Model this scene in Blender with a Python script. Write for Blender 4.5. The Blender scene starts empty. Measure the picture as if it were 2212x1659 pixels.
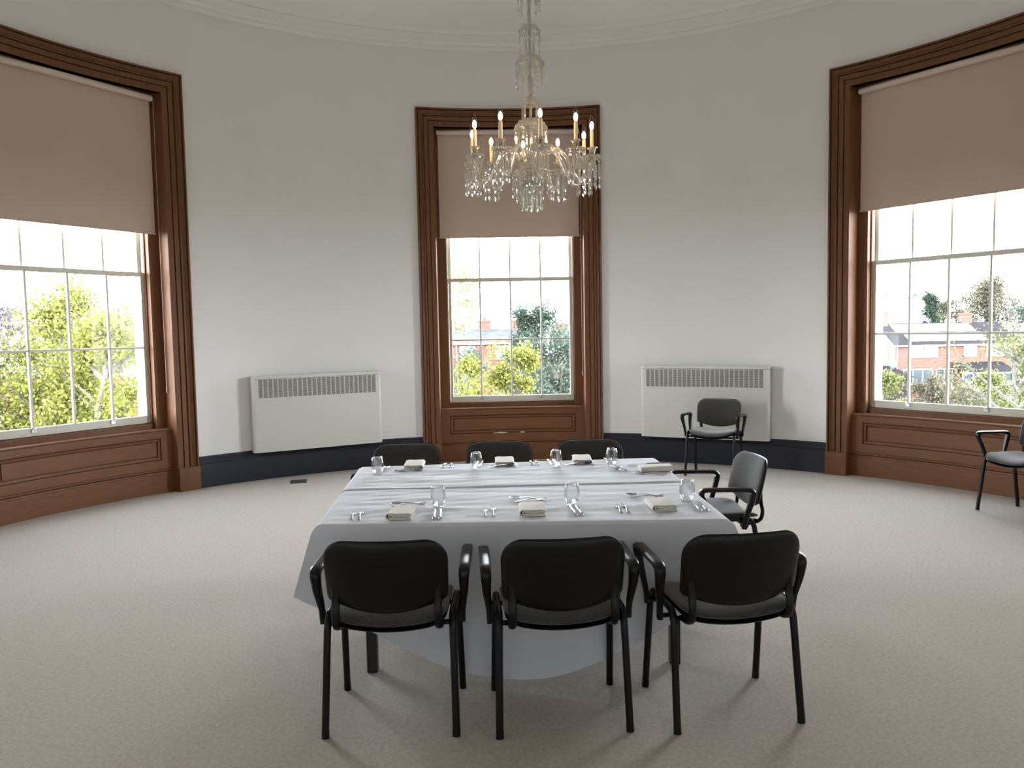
import bpy, math, random
from math import sin, cos, pi, radians, sqrt, atan2
from mathutils import Vector, Matrix

S = bpy.context.scene
COL = S.collection

# ------------------------------------------------------------------ camera
PITCH, ROLL, FPX, EYE = 0.0670, -0.01854, 1679.15, 1.62
fw = Vector((0, cos(PITCH), -sin(PITCH)))
r0 = Vector((1, 0, 0)); u0 = r0.cross(fw)
rt = r0 * cos(ROLL) + u0 * sin(ROLL); up = -r0 * sin(ROLL) + u0 * cos(ROLL)
cam_d = bpy.data.cameras.new('camera'); cam = bpy.data.objects.new('camera', cam_d); COL.objects.link(cam)
cam.matrix_world = Matrix(((rt.x, up.x, -fw.x, 0), (rt.y, up.y, -fw.y, 0), (rt.z, up.z, -fw.z, EYE), (0, 0, 0, 1)))
cam_d.sensor_fit = 'HORIZONTAL'; cam_d.sensor_width = 36.0; cam_d.lens = FPX / 2212 * 36.0
cam_d.clip_start = 0.02; cam_d.clip_end = 600
S.camera = cam

# ------------------------------------------------------------------ view, sky
S.view_settings.view_transform = 'Standard'; S.view_settings.look = 'None'
S.view_settings.gamma = 1.0; S.view_settings.use_curve_mapping = False
S.view_settings.exposure = 0.0
SKY = 38.0
W = bpy.data.worlds.new('overcast_sky'); S.world = W; W.use_nodes = True
nt = W.node_tree; nt.nodes.clear()
o = nt.nodes.new('ShaderNodeOutputWorld'); bg = nt.nodes.new('ShaderNodeBackground')
tc = nt.nodes.new('ShaderNodeTexCoord'); sx = nt.nodes.new('ShaderNodeSeparateXYZ'); cr = nt.nodes.new('ShaderNodeValToRGB')
nt.links.new(tc.outputs['Generated'], sx.inputs[0]); nt.links.new(sx.outputs['Z'], cr.inputs[0])
nt.links.new(cr.outputs[0], bg.inputs[0]); nt.links.new(bg.outputs[0], o.inputs[0])
e = cr.color_ramp.elements
e[0].position = 0.0; e[0].color = (0.95, 0.98, 1.0, 1)
e[1].position = 1.0; e[1].color = (0.15, 0.17, 0.20, 1)
k = e.new(0.30); k.color = (0.90, 0.95, 1.0, 1)
k = e.new(0.55); k.color = (0.28, 0.31, 0.35, 1)
bg.inputs[1].default_value = SKY
cy_ = S.cycles
cy_.max_bounces = 10; cy_.diffuse_bounces = 6; cy_.glossy_bounces = 4; cy_.transmission_bounces = 8
cy_.transparent_max_bounces = 24; cy_.caustics_reflective = False; cy_.caustics_refractive = False
cy_.sample_clamp_indirect = 6.0; cy_.use_denoising = True

# ------------------------------------------------------------------ room constants
CX, CY, R = 0.141, 4.7256, 5.03
CEIL = 5.13
PHI = (-57.7, -1.55, 54.3)                 # directions of the three windows, clockwise from +y
HALF = 10.43                                # half opening angle of a window

# window daylight portals (sampling only: they give off no light of their own)
for i, ph in enumerate(PHI):
    a = radians(ph)
    ld = bpy.data.lights.new('daylight_portal', 'AREA'); ld.shape = 'RECTANGLE'; ld.size = 1.62; ld.size_y = 3.4
    ld.cycles.is_portal = True
    lo = bpy.data.objects.new('daylight_portal', ld); COL.objects.link(lo)
    n = Vector((sin(a), cos(a), 0))
    lo.location = Vector((CX, CY, 2.4)) + n * 5.40
    lo.rotation_euler = (-n).to_track_quat('-Z', 'Z').to_euler()

# ------------------------------------------------------------------ materials
MATS = {}
def mat(name, col, rough=0.5, metal=0.0, spec=0.5, col2=None, scale=20.0, stretch=(1, 1, 1), bump=0.0, bscale=None, detail=4.0, sheen=0.0, contrast=(0.35, 0.65), dist=0.01):
    m = bpy.data.materials.new(name); m.use_nodes = True; MATS[name] = m
    t = m.node_tree; b = t.nodes['Principled BSDF']
    b.inputs['Base Color'].default_value = (*col, 1); b.inputs['Roughness'].default_value = rough
    b.inputs['Metallic'].default_value = metal; b.inputs['Specular IOR Level'].default_value = spec
    if sheen: b.inputs['Sheen Weight'].default_value = sheen; b.inputs['Sheen Roughness'].default_value = 0.4
    if col2 or bump:
        c = t.nodes.new('ShaderNodeTexCoord'); mp = t.nodes.new('ShaderNodeMapping'); mp.inputs['Scale'].default_value = stretch
        t.links.new(c.outputs['Object'], mp.inputs[0])
    if col2:
        n = t.nodes.new('ShaderNodeTexNoise'); n.inputs['Scale'].default_value = scale; n.inputs['Detail'].default_value = detail
        rp = t.nodes.new('ShaderNodeValToRGB'); el = rp.color_ramp.elements
        el[0].position, el[1].position = contrast; el[0].color = (*col, 1); el[1].color = (*col2, 1)
        t.links.new(mp.outputs[0], n.inputs['Vector']); t.links.new(n.outputs['Fac'], rp.inputs[0]); t.links.new(rp.outputs[0], b.inputs['Base Color'])
    if bump:
        n2 = t.nodes.new('ShaderNodeTexNoise'); n2.inputs['Scale'].default_value = bscale or scale; n2.inputs['Detail'].default_value = detail
        bp = t.nodes.new('ShaderNodeBump'); bp.inputs['Strength'].default_value = bump; bp.inputs['Distance'].default_value = dist
        t.links.new(mp.outputs[0], n2.inputs['Vector']); t.links.new(n2.outputs['Fac'], bp.inputs['Height']); t.links.new(bp.outputs[0], b.inputs['Normal'])
    return m

mat('wall_paint', (0.835, 0.835, 0.825), 0.75, spec=0.25, col2=(0.845, 0.845, 0.835), scale=3, bump=0.05, bscale=60)
mat('ceiling_paint', (0.90, 0.88, 0.865), 0.8, spec=0.2)
mat('carpet', (0.395, 0.343, 0.295), 0.95, spec=0.1, col2=(0.485, 0.428, 0.374), scale=55, bump=0.5, bscale=260, sheen=0.2)
mat('oak', (0.132, 0.056, 0.024), 0.48, spec=0.28, col2=(0.170, 0.070, 0.030), scale=5, stretch=(9, 9, 0.8), bump=0.03, bscale=14, detail=6)
mat('oak_flat', (0.146, 0.061, 0.026), 0.48, spec=0.28, col2=(0.180, 0.073, 0.031), scale=5, stretch=(0.9, 9, 9), bump=0.03, bscale=14, detail=6)
mat('navy_paint', (0.018, 0.020, 0.032), 0.45, spec=0.35)
mat('cream_paint', (0.62, 0.60, 0.52), 0.4)
mat('stone_white', (0.72, 0.72, 0.70), 0.7)
mat('blind_fabric', (0.58, 0.455, 0.385), 0.9, spec=0.1, col2=(0.61, 0.48, 0.41), scale=200)
mat('blind_rail', (0.70, 0.59, 0.52), 0.6)
mat('steel', (0.62, 0.62, 0.62), 0.16, metal=1.0)
mat('zinc', (0.45, 0.46, 0.48), 0.35, metal=1.0)
mat('radiator_enamel', (0.62, 0.615, 0.575), 0.45)
mat('black_plastic', (0.003, 0.003, 0.0035), 0.30, spec=0.32, bump=0.05, bscale=400)
mat('black_metal', (0.003, 0.003, 0.0035), 0.32, spec=0.3)
mat('grey_fabric', (0.036, 0.035, 0.034), 0.92, spec=0.12, col2=(0.074, 0.071, 0.069), scale=160, bump=0.3, bscale=420, sheen=0.45, contrast=(0.3, 0.7))
mat('linen_sky_tint', (0.655, 0.68, 0.745), 0.85, spec=0.15, bump=0.45, bscale=2.2, stretch=(1.0, 3.4, 1.0), detail=2.5, col2=(0.685, 0.71, 0.775), scale=3, dist=0.016)  # white cloth with the blue cast of sky light put into its colour
mat('napkin_linen', (0.74, 0.71, 0.66), 0.85, spec=0.1, bump=0.1, bscale=300)
mat('candle_ivory', (0.78, 0.70, 0.55), 0.5)
mat('dark_table', (0.015, 0.014, 0.013), 0.4)
mat('socket_grey', (0.055, 0.055, 0.058), 0.6)
mat('chip_cream', (0.62, 0.60, 0.54), 0.6)
mat('bark', (0.060, 0.055, 0.042), 0.9, col2=(0.10, 0.092, 0.075), scale=8)
mat('grass', (0.020, 0.028, 0.011), 0.95, spec=0.0, col2=(0.030, 0.037, 0.015), scale=0.4)
mat('roof_tile', (0.012, 0.010, 0.012), 0.8, spec=0.1, col2=(0.022, 0.018, 0.021), scale=2.5, stretch=(1, 1, 6))
mat('roof_pale', (0.045, 0.046, 0.052), 0.8, spec=0.1, col2=(0.065, 0.067, 0.075), scale=1.5)
mat('upvc', (0.20, 0.205, 0.21), 0.4)
mat('solar', (0.115, 0.13, 0.145), 0.12, spec=1.0)  # base colour lightened to stand in for reflected sky glare
mat('house_glass', (0.03, 0.04, 0.05), 0.1, spec=0.9)
mat('dish_green', (0.025, 0.05, 0.04), 0.6)

def brick_mat(name, c1, c2, mort):
    m = bpy.data.materials.new(name); m.use_nodes = True; MATS[name] = m
    t = m.node_tree; b = t.nodes['Principled BSDF']; b.inputs['Roughness'].default_value = 0.9
    c = t.nodes.new('ShaderNodeTexCoord'); s = t.nodes.new('ShaderNodeSeparateXYZ'); ad = t.nodes.new('ShaderNodeMath'); ad.operation = 'ADD'
    cb = t.nodes.new('ShaderNodeCombineXYZ'); br = t.nodes.new('ShaderNodeTexBrick')
    t.links.new(c.outputs['Object'], s.inputs[0]); t.links.new(s.outputs['X'], ad.inputs[0]); t.links.new(s.outputs['Y'], ad.inputs[1])
    t.links.new(ad.outputs[0], cb.inputs['X']); t.links.new(s.outputs['Z'], cb.inputs['Y']); t.links.new(cb.outputs[0], br.inputs['Vector'])
    br.inputs['Color1'].default_value = (*c1, 1); br.inputs['Color2'].default_value = (*c2, 1); br.inputs['Mortar'].default_value = (*mort, 1)
    br.inputs['Scale'].default_value = 1.0; br.inputs['Brick Width'].default_value = 0.45; br.inputs['Row Height'].default_value = 0.15; br.inputs['Mortar Size'].default_value = 0.02
    t.links.new(br.outputs['Color'], b.inputs['Base Color'])
brick_mat('brick_red', (0.075, 0.026, 0.017), (0.095, 0.036, 0.025), (0.085, 0.06, 0.05))

def grille_mat():
    m = bpy.data.materials.new('grille_louvre'); m.use_nodes = True; MATS['grille_louvre'] = m
    t = m.node_tree; b = t.nodes['Principled BSDF']; b.inputs['Roughness'].default_value = 0.5
    c = t.nodes.new('ShaderNodeTexCoord'); w = t.nodes.new('ShaderNodeTexWave'); w.bands_direction = 'Z'; w.inputs['Scale'].default_value = 26
    rp = t.nodes.new('ShaderNodeValToRGB'); rp.color_ramp.elements[0].color = (0.05, 0.05, 0.05, 1); rp.color_ramp.elements[1].color = (0.42, 0.41, 0.38, 1)
    rp.color_ramp.elements[0].position = 0.25; rp.color_ramp.elements[1].position = 0.6
    t.links.new(c.outputs['Object'], w.inputs[0]); t.links.new(w.outputs['Fac'], rp.inputs[0]); t.links.new(rp.outputs[0], b.inputs['Base Color'])
grille_mat()

def leaf_mat(name, c, c2, tr=0.35):
    m = bpy.data.materials.new(name); m.use_nodes = True; MATS[name] = m
    t = m.node_tree; t.nodes.clear(); o = t.nodes.new('ShaderNodeOutputMaterial'); mx = t.nodes.new('ShaderNodeMixShader')
    d = t.nodes.new('ShaderNodeBsdfDiffuse'); tl = t.nodes.new('ShaderNodeBsdfTranslucent'); g = t.nodes.new('ShaderNodeNewGeometry')
    rp = t.nodes.new('ShaderNodeValToRGB'); rp.color_ramp.elements[0].color = (*c, 1); rp.color_ramp.elements[1].color = (*c2, 1)
    t.links.new(g.outputs['Random Per Island'], rp.inputs[0]); t.links.new(rp.outputs[0], d.inputs[0]); t.links.new(rp.outputs[0], tl.inputs[0])
    mx.inputs[0].default_value = tr; t.links.new(d.outputs[0], mx.inputs[1]); t.links.new(tl.outputs[0], mx.inputs[2]); t.links.new(mx.outputs[0], o.inputs[0])
leaf_mat('leaf_yellow', (0.075, 0.080, 0.024), (0.255, 0.250, 0.066))
leaf_mat('leaf_lime', (0.045, 0.055, 0.024), (0.170, 0.175, 0.070))
leaf_mat('leaf_dark', (0.020, 0.032, 0.024), (0.055, 0.072, 0.052))
leaf_mat('leaf_grey', (0.035, 0.048, 0.038), (0.105, 0.125, 0.098))
leaf_mat('leaf_tan', (0.055, 0.050, 0.034), (0.125, 0.115, 0.082))
leaf_mat('leaf_purple', (0.070, 0.060, 0.062), (0.125, 0.11, 0.11))

def glass_mats():
    # clear window glass: thin pane, mostly see-through with a fresnel reflection
    m = bpy.data.materials.new('pane_glass'); m.use_nodes = True; MATS['pane_glass'] = m
    t = m.node_tree; t.nodes.clear(); o = t.nodes.new('ShaderNodeOutputMaterial'); mx = t.nodes.new('ShaderNodeMixShader')
    tr = t.nodes.new('ShaderNodeBsdfTransparent'); gl = t.nodes.new('ShaderNodeBsdfGlossy'); fr = t.nodes.new('ShaderNodeFresnel')
    tr.inputs[0].default_value = (0.96, 0.98, 0.975, 1); gl.inputs['Roughness'].default_value = 0.02; fr.inputs[0].default_value = 1.18
    t.links.new(fr.outputs[0], mx.inputs[0]); t.links.new(tr.outputs[0], mx.inputs[1]); t.links.new(gl.outputs[0], mx.inputs[2]); t.links.new(mx.outputs[0], o.inputs[0])
    # drinking glass and cut crystal: refracting glass let through by part of the light
    for name, fac, colr, ior in (('tumbler_glass', 0.30, (0.985, 0.99, 0.995), 1.45), ('crystal', 0.55, (0.99, 0.985, 0.97), 1.55)):
        m = bpy.data.materials.new(name); m.use_nodes = True; MATS[name] = m
        t = m.node_tree; t.nodes.clear(); o = t.nodes.new('ShaderNodeOutputMaterial'); mx = t.nodes.new('ShaderNodeMixShader')
        tr = t.nodes.new('ShaderNodeBsdfTransparent'); gl = t.nodes.new('ShaderNodeBsdfGlass'); gl.inputs['Color'].default_value = (*colr, 1)
        gl.inputs['Roughness'].default_value = 0.0; gl.inputs['IOR'].default_value = ior; tr.inputs[0].default_value = (*colr, 1)
        mx.inputs[0].default_value = fac
        t.links.new(tr.outputs[0], mx.inputs[1]); t.links.new(gl.outputs[0], mx.inputs[2]); t.links.new(mx.outputs[0], o.inputs[0])
        if name == 'crystal':                                  # the fine cutting scatters a little of the light
            sc = t.nodes.new('ShaderNodeBsdfTranslucent'); df = t.nodes.new('ShaderNodeBsdfDiffuse'); ad = t.nodes.new('ShaderNodeMixShader'); m2 = t.nodes.new('ShaderNodeMixShader')
            sc.inputs[0].default_value = df.inputs[0].default_value = (0.92, 0.91, 0.88, 1); ad.inputs[0].default_value = 0.5; m2.inputs[0].default_value = 0.09
            t.links.new(sc.outputs[0], ad.inputs[1]); t.links.new(df.outputs[0], ad.inputs[2]); t.links.new(mx.outputs[0], m2.inputs[1]); t.links.new(ad.outputs[0], m2.inputs[2]); t.links.new(m2.outputs[0], o.inputs[0])
    m = bpy.data.materials.new('filament_light'); m.use_nodes = True; MATS['filament_light'] = m
    t = m.node_tree; t.nodes.clear(); o = t.nodes.new('ShaderNodeOutputMaterial'); em = t.nodes.new('ShaderNodeEmission')
    em.inputs[0].default_value = (1.0, 0.62, 0.28, 1); em.inputs[1].default_value = 190.0; t.links.new(em.outputs[0], o.inputs[0])
glass_mats()

# ------------------------------------------------------------------ mesh helpers
class MB:
    def __init__(s): s.v = []; s.f = []
    def add(s, vs, fs):
        b = len(s.v); s.v += [tuple(p) for p in vs]; s.f += [tuple(i + b for i in f) for f in fs]; return s
    def box(s, c, d, rz=0.0, taper=1.0):
        cx, cy, cz = c; hx, hy, hz = d[0] / 2, d[1] / 2, d[2] / 2; vs = []
        for z, k in ((-hz, 1.0), (hz, taper)):
            for x, y in ((-hx, -hy), (hx, -hy), (hx, hy), (-hx, hy)):
                x *= k; y *= k
                vs.append((cx + x * cos(rz) - y * sin(rz), cy + x * sin(rz) + y * cos(rz), cz + z))
        return s.add(vs, [(3, 2, 1, 0), (4, 5, 6, 7), (0, 1, 5, 4), (1, 2, 6, 5), (2, 3, 7, 6), (3, 0, 4, 7)])
    def rings(s, rings, closed=True, cap0=True, cap1=True, loop=False):
        n = len(rings[0]); vs = [p for r in rings for p in r]; fs = []
        m = len(rings)
        for i in range(m if loop else m - 1):
            a, b = i * n, ((i + 1) % m) * n
            for j in range(n if closed else n - 1):
                k = (j + 1) % n; fs.append((a + j, a + k, b + k, b + j))
        if closed and not loop:
            if cap0: fs.append(tuple(range(n - 1, -1, -1)))
            if cap1: fs.append(tuple((m - 1) * n + j for j in range(n)))
        return s.add(vs, fs)
    def sweep(s, path, prof, scales=None, ref=(0, 0, 1), loop=False):
        P = [Vector(p) for p in path]; m = len(P); rs = []
        for i in range(m):
            if loop: t = P[(i + 1) % m] - P[i - 1]
            else: t = P[min(i + 1, m - 1)] - P[max(i - 1, 0)]
            t.normalize(); rf = Vector(ref)
            nn = rf - t * rf.dot(t)
            if nn.length < 1e-4: nn = Vector((1, 0, 0)) - t * t.x
            nn.normalize(); bb = t.cross(nn)
            a, b = scales[i] if scales else (1, 1)
            rs.append([P[i] + nn * (x * a) + bb * (y * b) for x, y in prof])
        return s.rings(rs, loop=loop)
    def tube(s, path, r, n=10, ref=(0, 0, 1), flat=1.0, loop=False):
        m = len(path); rr = r if isinstance(r, (list, tuple)) else [r] * m
        prof = [(cos(2 * pi * j / n), sin(2 * pi * j / n)) for j in range(n)]
        return s.sweep(path, prof, [(a, a * flat) for a in rr], ref, loop)
    def lathe(s, prof, n=24, c=(0, 0, 0), th=None, caps=True):
        rs = []
        if th is None: angs = [2 * pi * j / n for j in range(n)]
        else: angs = [th[0] + (th[1] - th[0]) * j / n for j in range(n + 1)]
        for r, z in prof: rs.append([(c[0] + r * sin(a), c[1] + r * cos(a), c[2] + z) for a in angs])
        return s.rings(rs, closed=th is None, cap0=caps, cap1=caps)
    def build(s, name, m, parent=None, angle=35, bevel=0.0, segs=2, loc=(0, 0, 0), flat=False):
        me = bpy.data.meshes.new(name); me.from_pydata(s.v, [], s.f); me.update()
        me.materials.append(MATS[m])
        if not flat:
            me.polygons.foreach_set('use_smooth', [True] * len(me.polygons))
            me.set_sharp_from_angle(angle=radians(angle))
        ob = bpy.data.objects.new(name, me); COL.objects.link(ob); ob.location = loc
        if parent: ob.parent = parent
        if bevel:
            b = ob.modifiers.new('bevel', 'BEVEL'); b.width = bevel; b.segments = segs; b.limit_method = 'ANGLE'; b.angle_limit = radians(40)
        return ob

def tag(o, label=None, cat=None, group=None, kind=None):
    if label: o['label'] = label
    if cat: o['category'] = cat
    if group: o['group'] = group
    if kind: o['kind'] = kind
    return o
def empty(name, loc=(0, 0, 0), rz=0.0):
    o = bpy.data.objects.new(name, None); o.empty_display_size = 0.1; COL.objects.link(o); o.location = loc; o.rotation_euler = (0, 0, rz); return o
def kids(o): return [c for c in bpy.data.objects if c.parent == o]
def dup(o, parent=None):
    c = o.copy(); COL.objects.link(c)
    if parent: c.parent = parent
    for k in kids(o): dup(k, c)
    return c
def bez(p0, p1, p2, p3, n):
    out = []
    for i in range(n + 1):
        t = i / n; a, b, c, d = (1 - t) ** 3, 3 * t * (1 - t) ** 2, 3 * t * t * (1 - t), t ** 3
        out.append(tuple(a * p0[k] + b * p1[k] + c * p2[k] + d * p3[k] for k in range(len(p0))))
    return out
def smooth_path(pts, n=4):
    P = [Vector(p) for p in pts]; out = []
    for i in range(len(P) - 1):
        a, b, c, d = P[max(i - 1, 0)], P[i], P[i + 1], P[min(i + 2, len(P) - 1)]
        for j in range(n):
            t = j / n
            out.append(0.5 * ((2 * b) + (c - a) * t + (2 * a - 5 * b + 4 * c - d) * t * t + (3 * b - a - 3 * c + d) * t ** 3))
    out.append(P[-1]); return out

# ================================================================== ROOM SHELL
MB().lathe([(0.001, 0), (1.5, 0), (3.0, 0), (5.12, 0)], 96, (CX, CY, 0), caps=False).build('floor', 'carpet')
tag(bpy.data.objects['floor'], 'beige ribbed carpet covering the whole round room', 'floor', kind='structure')
c_ = MB().lathe([(0.001, CEIL), (2.5, CEIL), (5.1, CEIL)], 96, (CX, CY, 0), caps=False).build('ceiling', 'ceiling_paint')
tag(c_, 'flat white ceiling above the round room', 'ceiling', kind='structure')

def wall_sector(name, a0, a1, label):
    m = MB(); OPEN_TOP = 4.20
    cuts = sorted({a0, a1} | {x for ph in PHI for x in (ph - HALF - 0.25, ph + HALF + 0.25) if a0 < x < a1})
    for s0, s1 in zip(cuts, cuts[1:]):
        mid = (s0 + s1) / 2; hole = any(abs(mid - ph) < HALF for ph in PHI)
        n = max(2, int(abs(s1 - s0) / 1.5))
        zs = [OPEN_TOP, CEIL] if hole else [0, OPEN_TOP, CEIL]
        m.lathe([(R, z) for z in zs], n, (CX, CY, 0), th=(radians(s0), radians(s1)), caps=False)
    return tag(m.build(name, 'wall_paint'), label, 'wall', kind='structure')
wall_sector('wall_back', PHI[0], PHI[2], 'curved white wall around the middle window')
wall_sector('wall_left', -140, PHI[0], 'curved white wall beyond the window on the left')
wall_sector('wall_right', PHI[2], 140, 'curved white wall beyond the window on the right')
wall_sector('wall_front', 140, 220, 'curved white wall behind the camera')

# cornice ring
prof = [(5.03, 5.035), (5.015, 5.030), (4.995, 5.033), (4.975, 5.045), (4.965, 5.060), (4.962, 5.072), (4.950, 5.098), (4.936, 5.098), (4.934, 5.066), (4.925, 5.062), (4.905, 5.068), (4.895, 5.082),
        (4.893, 5.092), (4.88, 5.094), (4.80, 5.098), (4.72, 5.106), (4.705, 5.106), (4.705, 5.122), (4.696, 5.122), (4.695, 5.112), (4.66, 5.120), (4.655, 5.124), (4.62, 5.126), (4.61, 5.131)]
tag(MB().lathe(prof, 128, (CX, CY, 0), caps=False).build('trim_1', 'ceiling_paint', angle=50), 'white moulded plaster cornice ringing the ceiling', 'cornice', kind='structure')

# skirting between the windows
sk = [(5.04, 0.0), (4.997, 0.0), (4.997, 0.255), (4.991, 0.262), (4.991, 0.270), (4.999, 0.276), (5.004, 0.292), (5.012, 0.304), (5.012, 0.312), (5.018, 0.318), (5.020, 0.336), (5.035, 0.339)]
EDGE = 13.0
for nm, a0, a1, lb in (('baseboard_back_left', PHI[0] + EDGE, PHI[1] - EDGE, 'navy skirting board under the radiator between left and middle windows'),
                       ('baseboard_back_right', PHI[1] + EDGE, PHI[2] - EDGE, 'navy skirting board behind the chair between middle and right windows'),
                       ('baseboard_left', -150, PHI[0] - EDGE, 'navy skirting board beyond the left window'),
                       ('baseboard_right', PHI[2] + EDGE, 150, 'navy skirting board beyond the right window')):
    tag(MB().lathe(sk, 48, (CX, CY, 0), th=(radians(a0), radians(a1))).build(nm, 'navy_paint', angle=30), lb, 'skirting', kind='structure')

# ================================================================== WINDOWS
ZI = 4.125; RB = 5.03
def cyl(u, rr, z):             # u = arc length along the wall at RB, local coordinates with y measured from the wall face
    a = u / RB; return (rr * sin(a), rr * cos(a) - RB, z)
def make_window():
    w = empty('window_1')
    # moulded architrave
    pf = [(0.0, -0.05), (0.0, 0.022), (0.004, 0.030), (0.061, 0.030), (0.063, 0.012), (0.070, 0.012), (0.072, 0.036), (0.118, 0.036), (0.120, 0.014), (0.128, 0.014), (0.130, 0.040), (0.137, 0.044), (0.144, 0.040),
          (0.146, 0.028), (0.158, 0.028), (0.172, 0.034), (0.184, 0.046), (0.188, 0.048), (0.190, 0.024), (0.198, 0.024), (0.200, 0.056), (0.206, 0.060), (0.214, 0.058), (0.218, 0.052), (0.218, -0.02)]
    ui = radians(HALF) * RB; rows = []
    for q, d in pf:
        u = ui + q; row = [cyl(-u, RB - d, 0.245), cyl(-u, RB - d, ZI + q)]
        row += [cyl(-u + 2 * u * i / 24, RB - d, ZI + q) for i in range(1, 24)]
        row += [cyl(u, RB - d, ZI + q), cyl(u, RB - d, 0.245)]; rows.append(row)
    arch = MB().rings(rows, closed=False).build('architrave', 'oak', w, angle=20)
    for sgn in (-1, 1):
        m = MB(); a0, a1 = sgn * (ui - 0.006), sgn * (ui + 0.226)
        if a0 > a1: a0, a1 = a1, a0
        rg = []
        for z in (0.0, 0.25):
            rg.append([cyl(a0, RB + 0.06, z)] + [cyl(a0 + (a1 - a0) * i / 4, RB - 0.066, z) for i in range(5)] + [cyl(a1, RB + 0.06, z)])
        m.rings(rg).build('plinth_block', 'oak', w, bevel=0.004)
    # splayed jamb linings and soffit
    m = MB()
    for sgn in (-1, 1):
        x0, y0 = sgn * ui, 0.0
        p0 = cyl(sgn * ui, RB - 0.02, 0); p1 = (sgn * 0.899, 5.082 - RB, 0)
        m.add([(p0[0], p0[1], 0), (p1[0], p1[1], 0), (p1[0], p1[1], ZI + 0.02), (p0[0], p0[1], ZI + 0.02)], [(0, 1, 2, 3)])
    top = [cyl(-ui + 2 * ui * i / 12, RB - 0.02, ZI) for i in range(13)]; bk = [(-0.899 + 1.798 * i / 12, 5.10 - RB, ZI) for i in range(13)]
    m.rings([top, bk], closed=False)
    m.build('jamb_lining', 'oak', w)
    # sash box with an inner bead
    m = MB(); y0, y1 = 5.080 - RB, 5.27 - RB
    for sgn in (-1, 1):
        m.box((sgn * 0.856, y0 + 0.045, 2.40), (0.110, 0.090, 3.47))
        m.box((sgn * 0.7945, y0 + 0.081, 2.42), (0.013, 0.016, 3.37)); m.box((sgn * 0.797, y0 + 0.006, 2.42), (0.010, 0.012, 3.37))
    m.box((0, y0 + 0.115, 0.70), (1.64, y1 - y0 - 0.075, 0.066)); m.box((0, y0 + 0.070, 0.722), (1.59, 0.03, 0.022))
    m.box((0, (y0 + y1) / 2, 4.11), (1.64, y1 - y0, 0.07))
    m.build('sash_box', 'oak', w, bevel=0.003)
    m = MB()
    for sgn in (-1, 1): m.box((sgn * 0.826, y0 + 0.1405, 2.41), (0.080, 0.099, 3.35))
    m.build('pulley_stile', 'cream_paint', w, bevel=0.002)
    # curved apron: nosing, fielded panel, ledge, base
    RA = 5.085; ap = empty_part = MB()
    th = (-ui / RB - 0.002, ui / RB + 0.002)
    def sector(prof): ap.lathe(prof, 24, (0, -RB, 0), th=th, caps=False)
    sector([(5.20, 0.674), (5.078, 0.674), (5.070, 0.668), (5.070, 0.658), (5.078, 0.650), (RA, 0.648), (RA, 0.640)])
    sector([(RA, 0.262), (RA, 0.256), (5.072, 0.250), (5.066, 0.243), (5.066, 0.237), (5.092, 0.233), (5.092, 0.226), (5.066, 0.222), (5.064, 0.212), (5.070, 0.206), (5.070, 0.0)])
    um = th[1] * RB
    loops = [(um, 0.262, 0.640, 0.0), (0.785, 0.345, 0.580, 0.0), (0.784, 0.346, 0.579, 0.022), (0.775, 0.355, 0.570, 0.022), (0.772, 0.358, 0.567, -0.004), (0.750, 0.378, 0.547, 0.003), (0.749, 0.379, 0.546, 0.022), (0.741, 0.387, 0.538, 0.022), (0.737, 0.391, 0.534, 0.006)]
    rows = []; N = 16
    for u, z0, z1, d in loops:
        row = [cyl(-u + 2 * u * i / N, RA + d, z0) for i in range(N + 1)] + [cyl(u - 2 * u * i / N, RA + d, z1) for i in range(N + 1)]
        rows.append(row)
    ap.rings(rows, closed=True, cap0=False, cap1=False)
    lo, hi = rows[-1][:N + 1], rows[-1][N + 1:][::-1]; ap.rings([lo, hi], closed=False)
    ap.build('apron_panel', 'oak_flat', w, angle=20)
    # sashes
    def sash(name, y, z0, z1, rb, rtp, bars, lifts):
        m = MB(); t = 0.042; st = 0.036; X = 0.783
        for sgn in (-1, 1): m.box((sgn * (X - st / 2), y, (z0 + z1) / 2), (st, t, z1 - z0))
        m.box((0, y, z0 + rb / 2), (2 * (X - st), t, rb)); m.box((0, y, z1 - rtp / 2), (2 * (X - st), t + 0.012, rtp))
        fr = m.build(name, 'cream_paint', w, bevel=0.003)
        g = MB(); zz = z0 + rb, z1 - rtp
        for x in (-0.386, 0.0, 0.386): g.box((x, y - 0.006, (zz[0] + zz[1]) / 2), (0.021, 0.030, zz[1] - zz[0]))
        for z in bars: g.box((0, y - 0.006, z), (2 * (X - st), 0.030, 0.021))
        g.build('glazing_bars', 'cream_paint', fr, bevel=0.002)
        MB().add([(-X + st, y + 0.006, zz[0]), (X - st, y + 0.006, zz[0]), (X - st, y + 0.006, zz[1]), (-X + st, y + 0.006, zz[1])], [(0, 1, 2, 3)]).build('pane', 'pane_glass', fr, flat=True)
        for x in lifts:
            l = MB().box((x, y - 0.027, z0 + 0.048), (0.046, 0.008, 0.034)).box((x, y - 0.034, z0 + 0.068), (0.030, 0.022, 0.006)).box((x + 0.012, y - 0.029, z0 + 0.066), (0.018, 0.010, 0.010))
            l.build('sash_lift', 'zinc', fr, bevel=0.0015)
    sash('lower_sash', 5.195 - RB, 0.735, 2.305, 0.078, 0.040, (1.525,), (-0.385, 0.372))
    sash('upper_sash', 5.240 - RB, 2.262, 4.085, 0.040, 0.05, (3.16,), ())
    # white masonry reveal outside
    m = MB()
    for sgn in (-1, 1): m.box((sgn * 1.02, 5.320 - RB, 2.4), (0.49, 0.11, 4.2))
    m.box((0, 5.320 - RB, 4.35), (1.56, 0.11, 0.58)); m.box((0, 5.34 - RB, 0.62), (1.56, 0.18, 0.12))
    m.build('outer_reveal', 'stone_white', w)
    return w
win = make_window()
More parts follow.
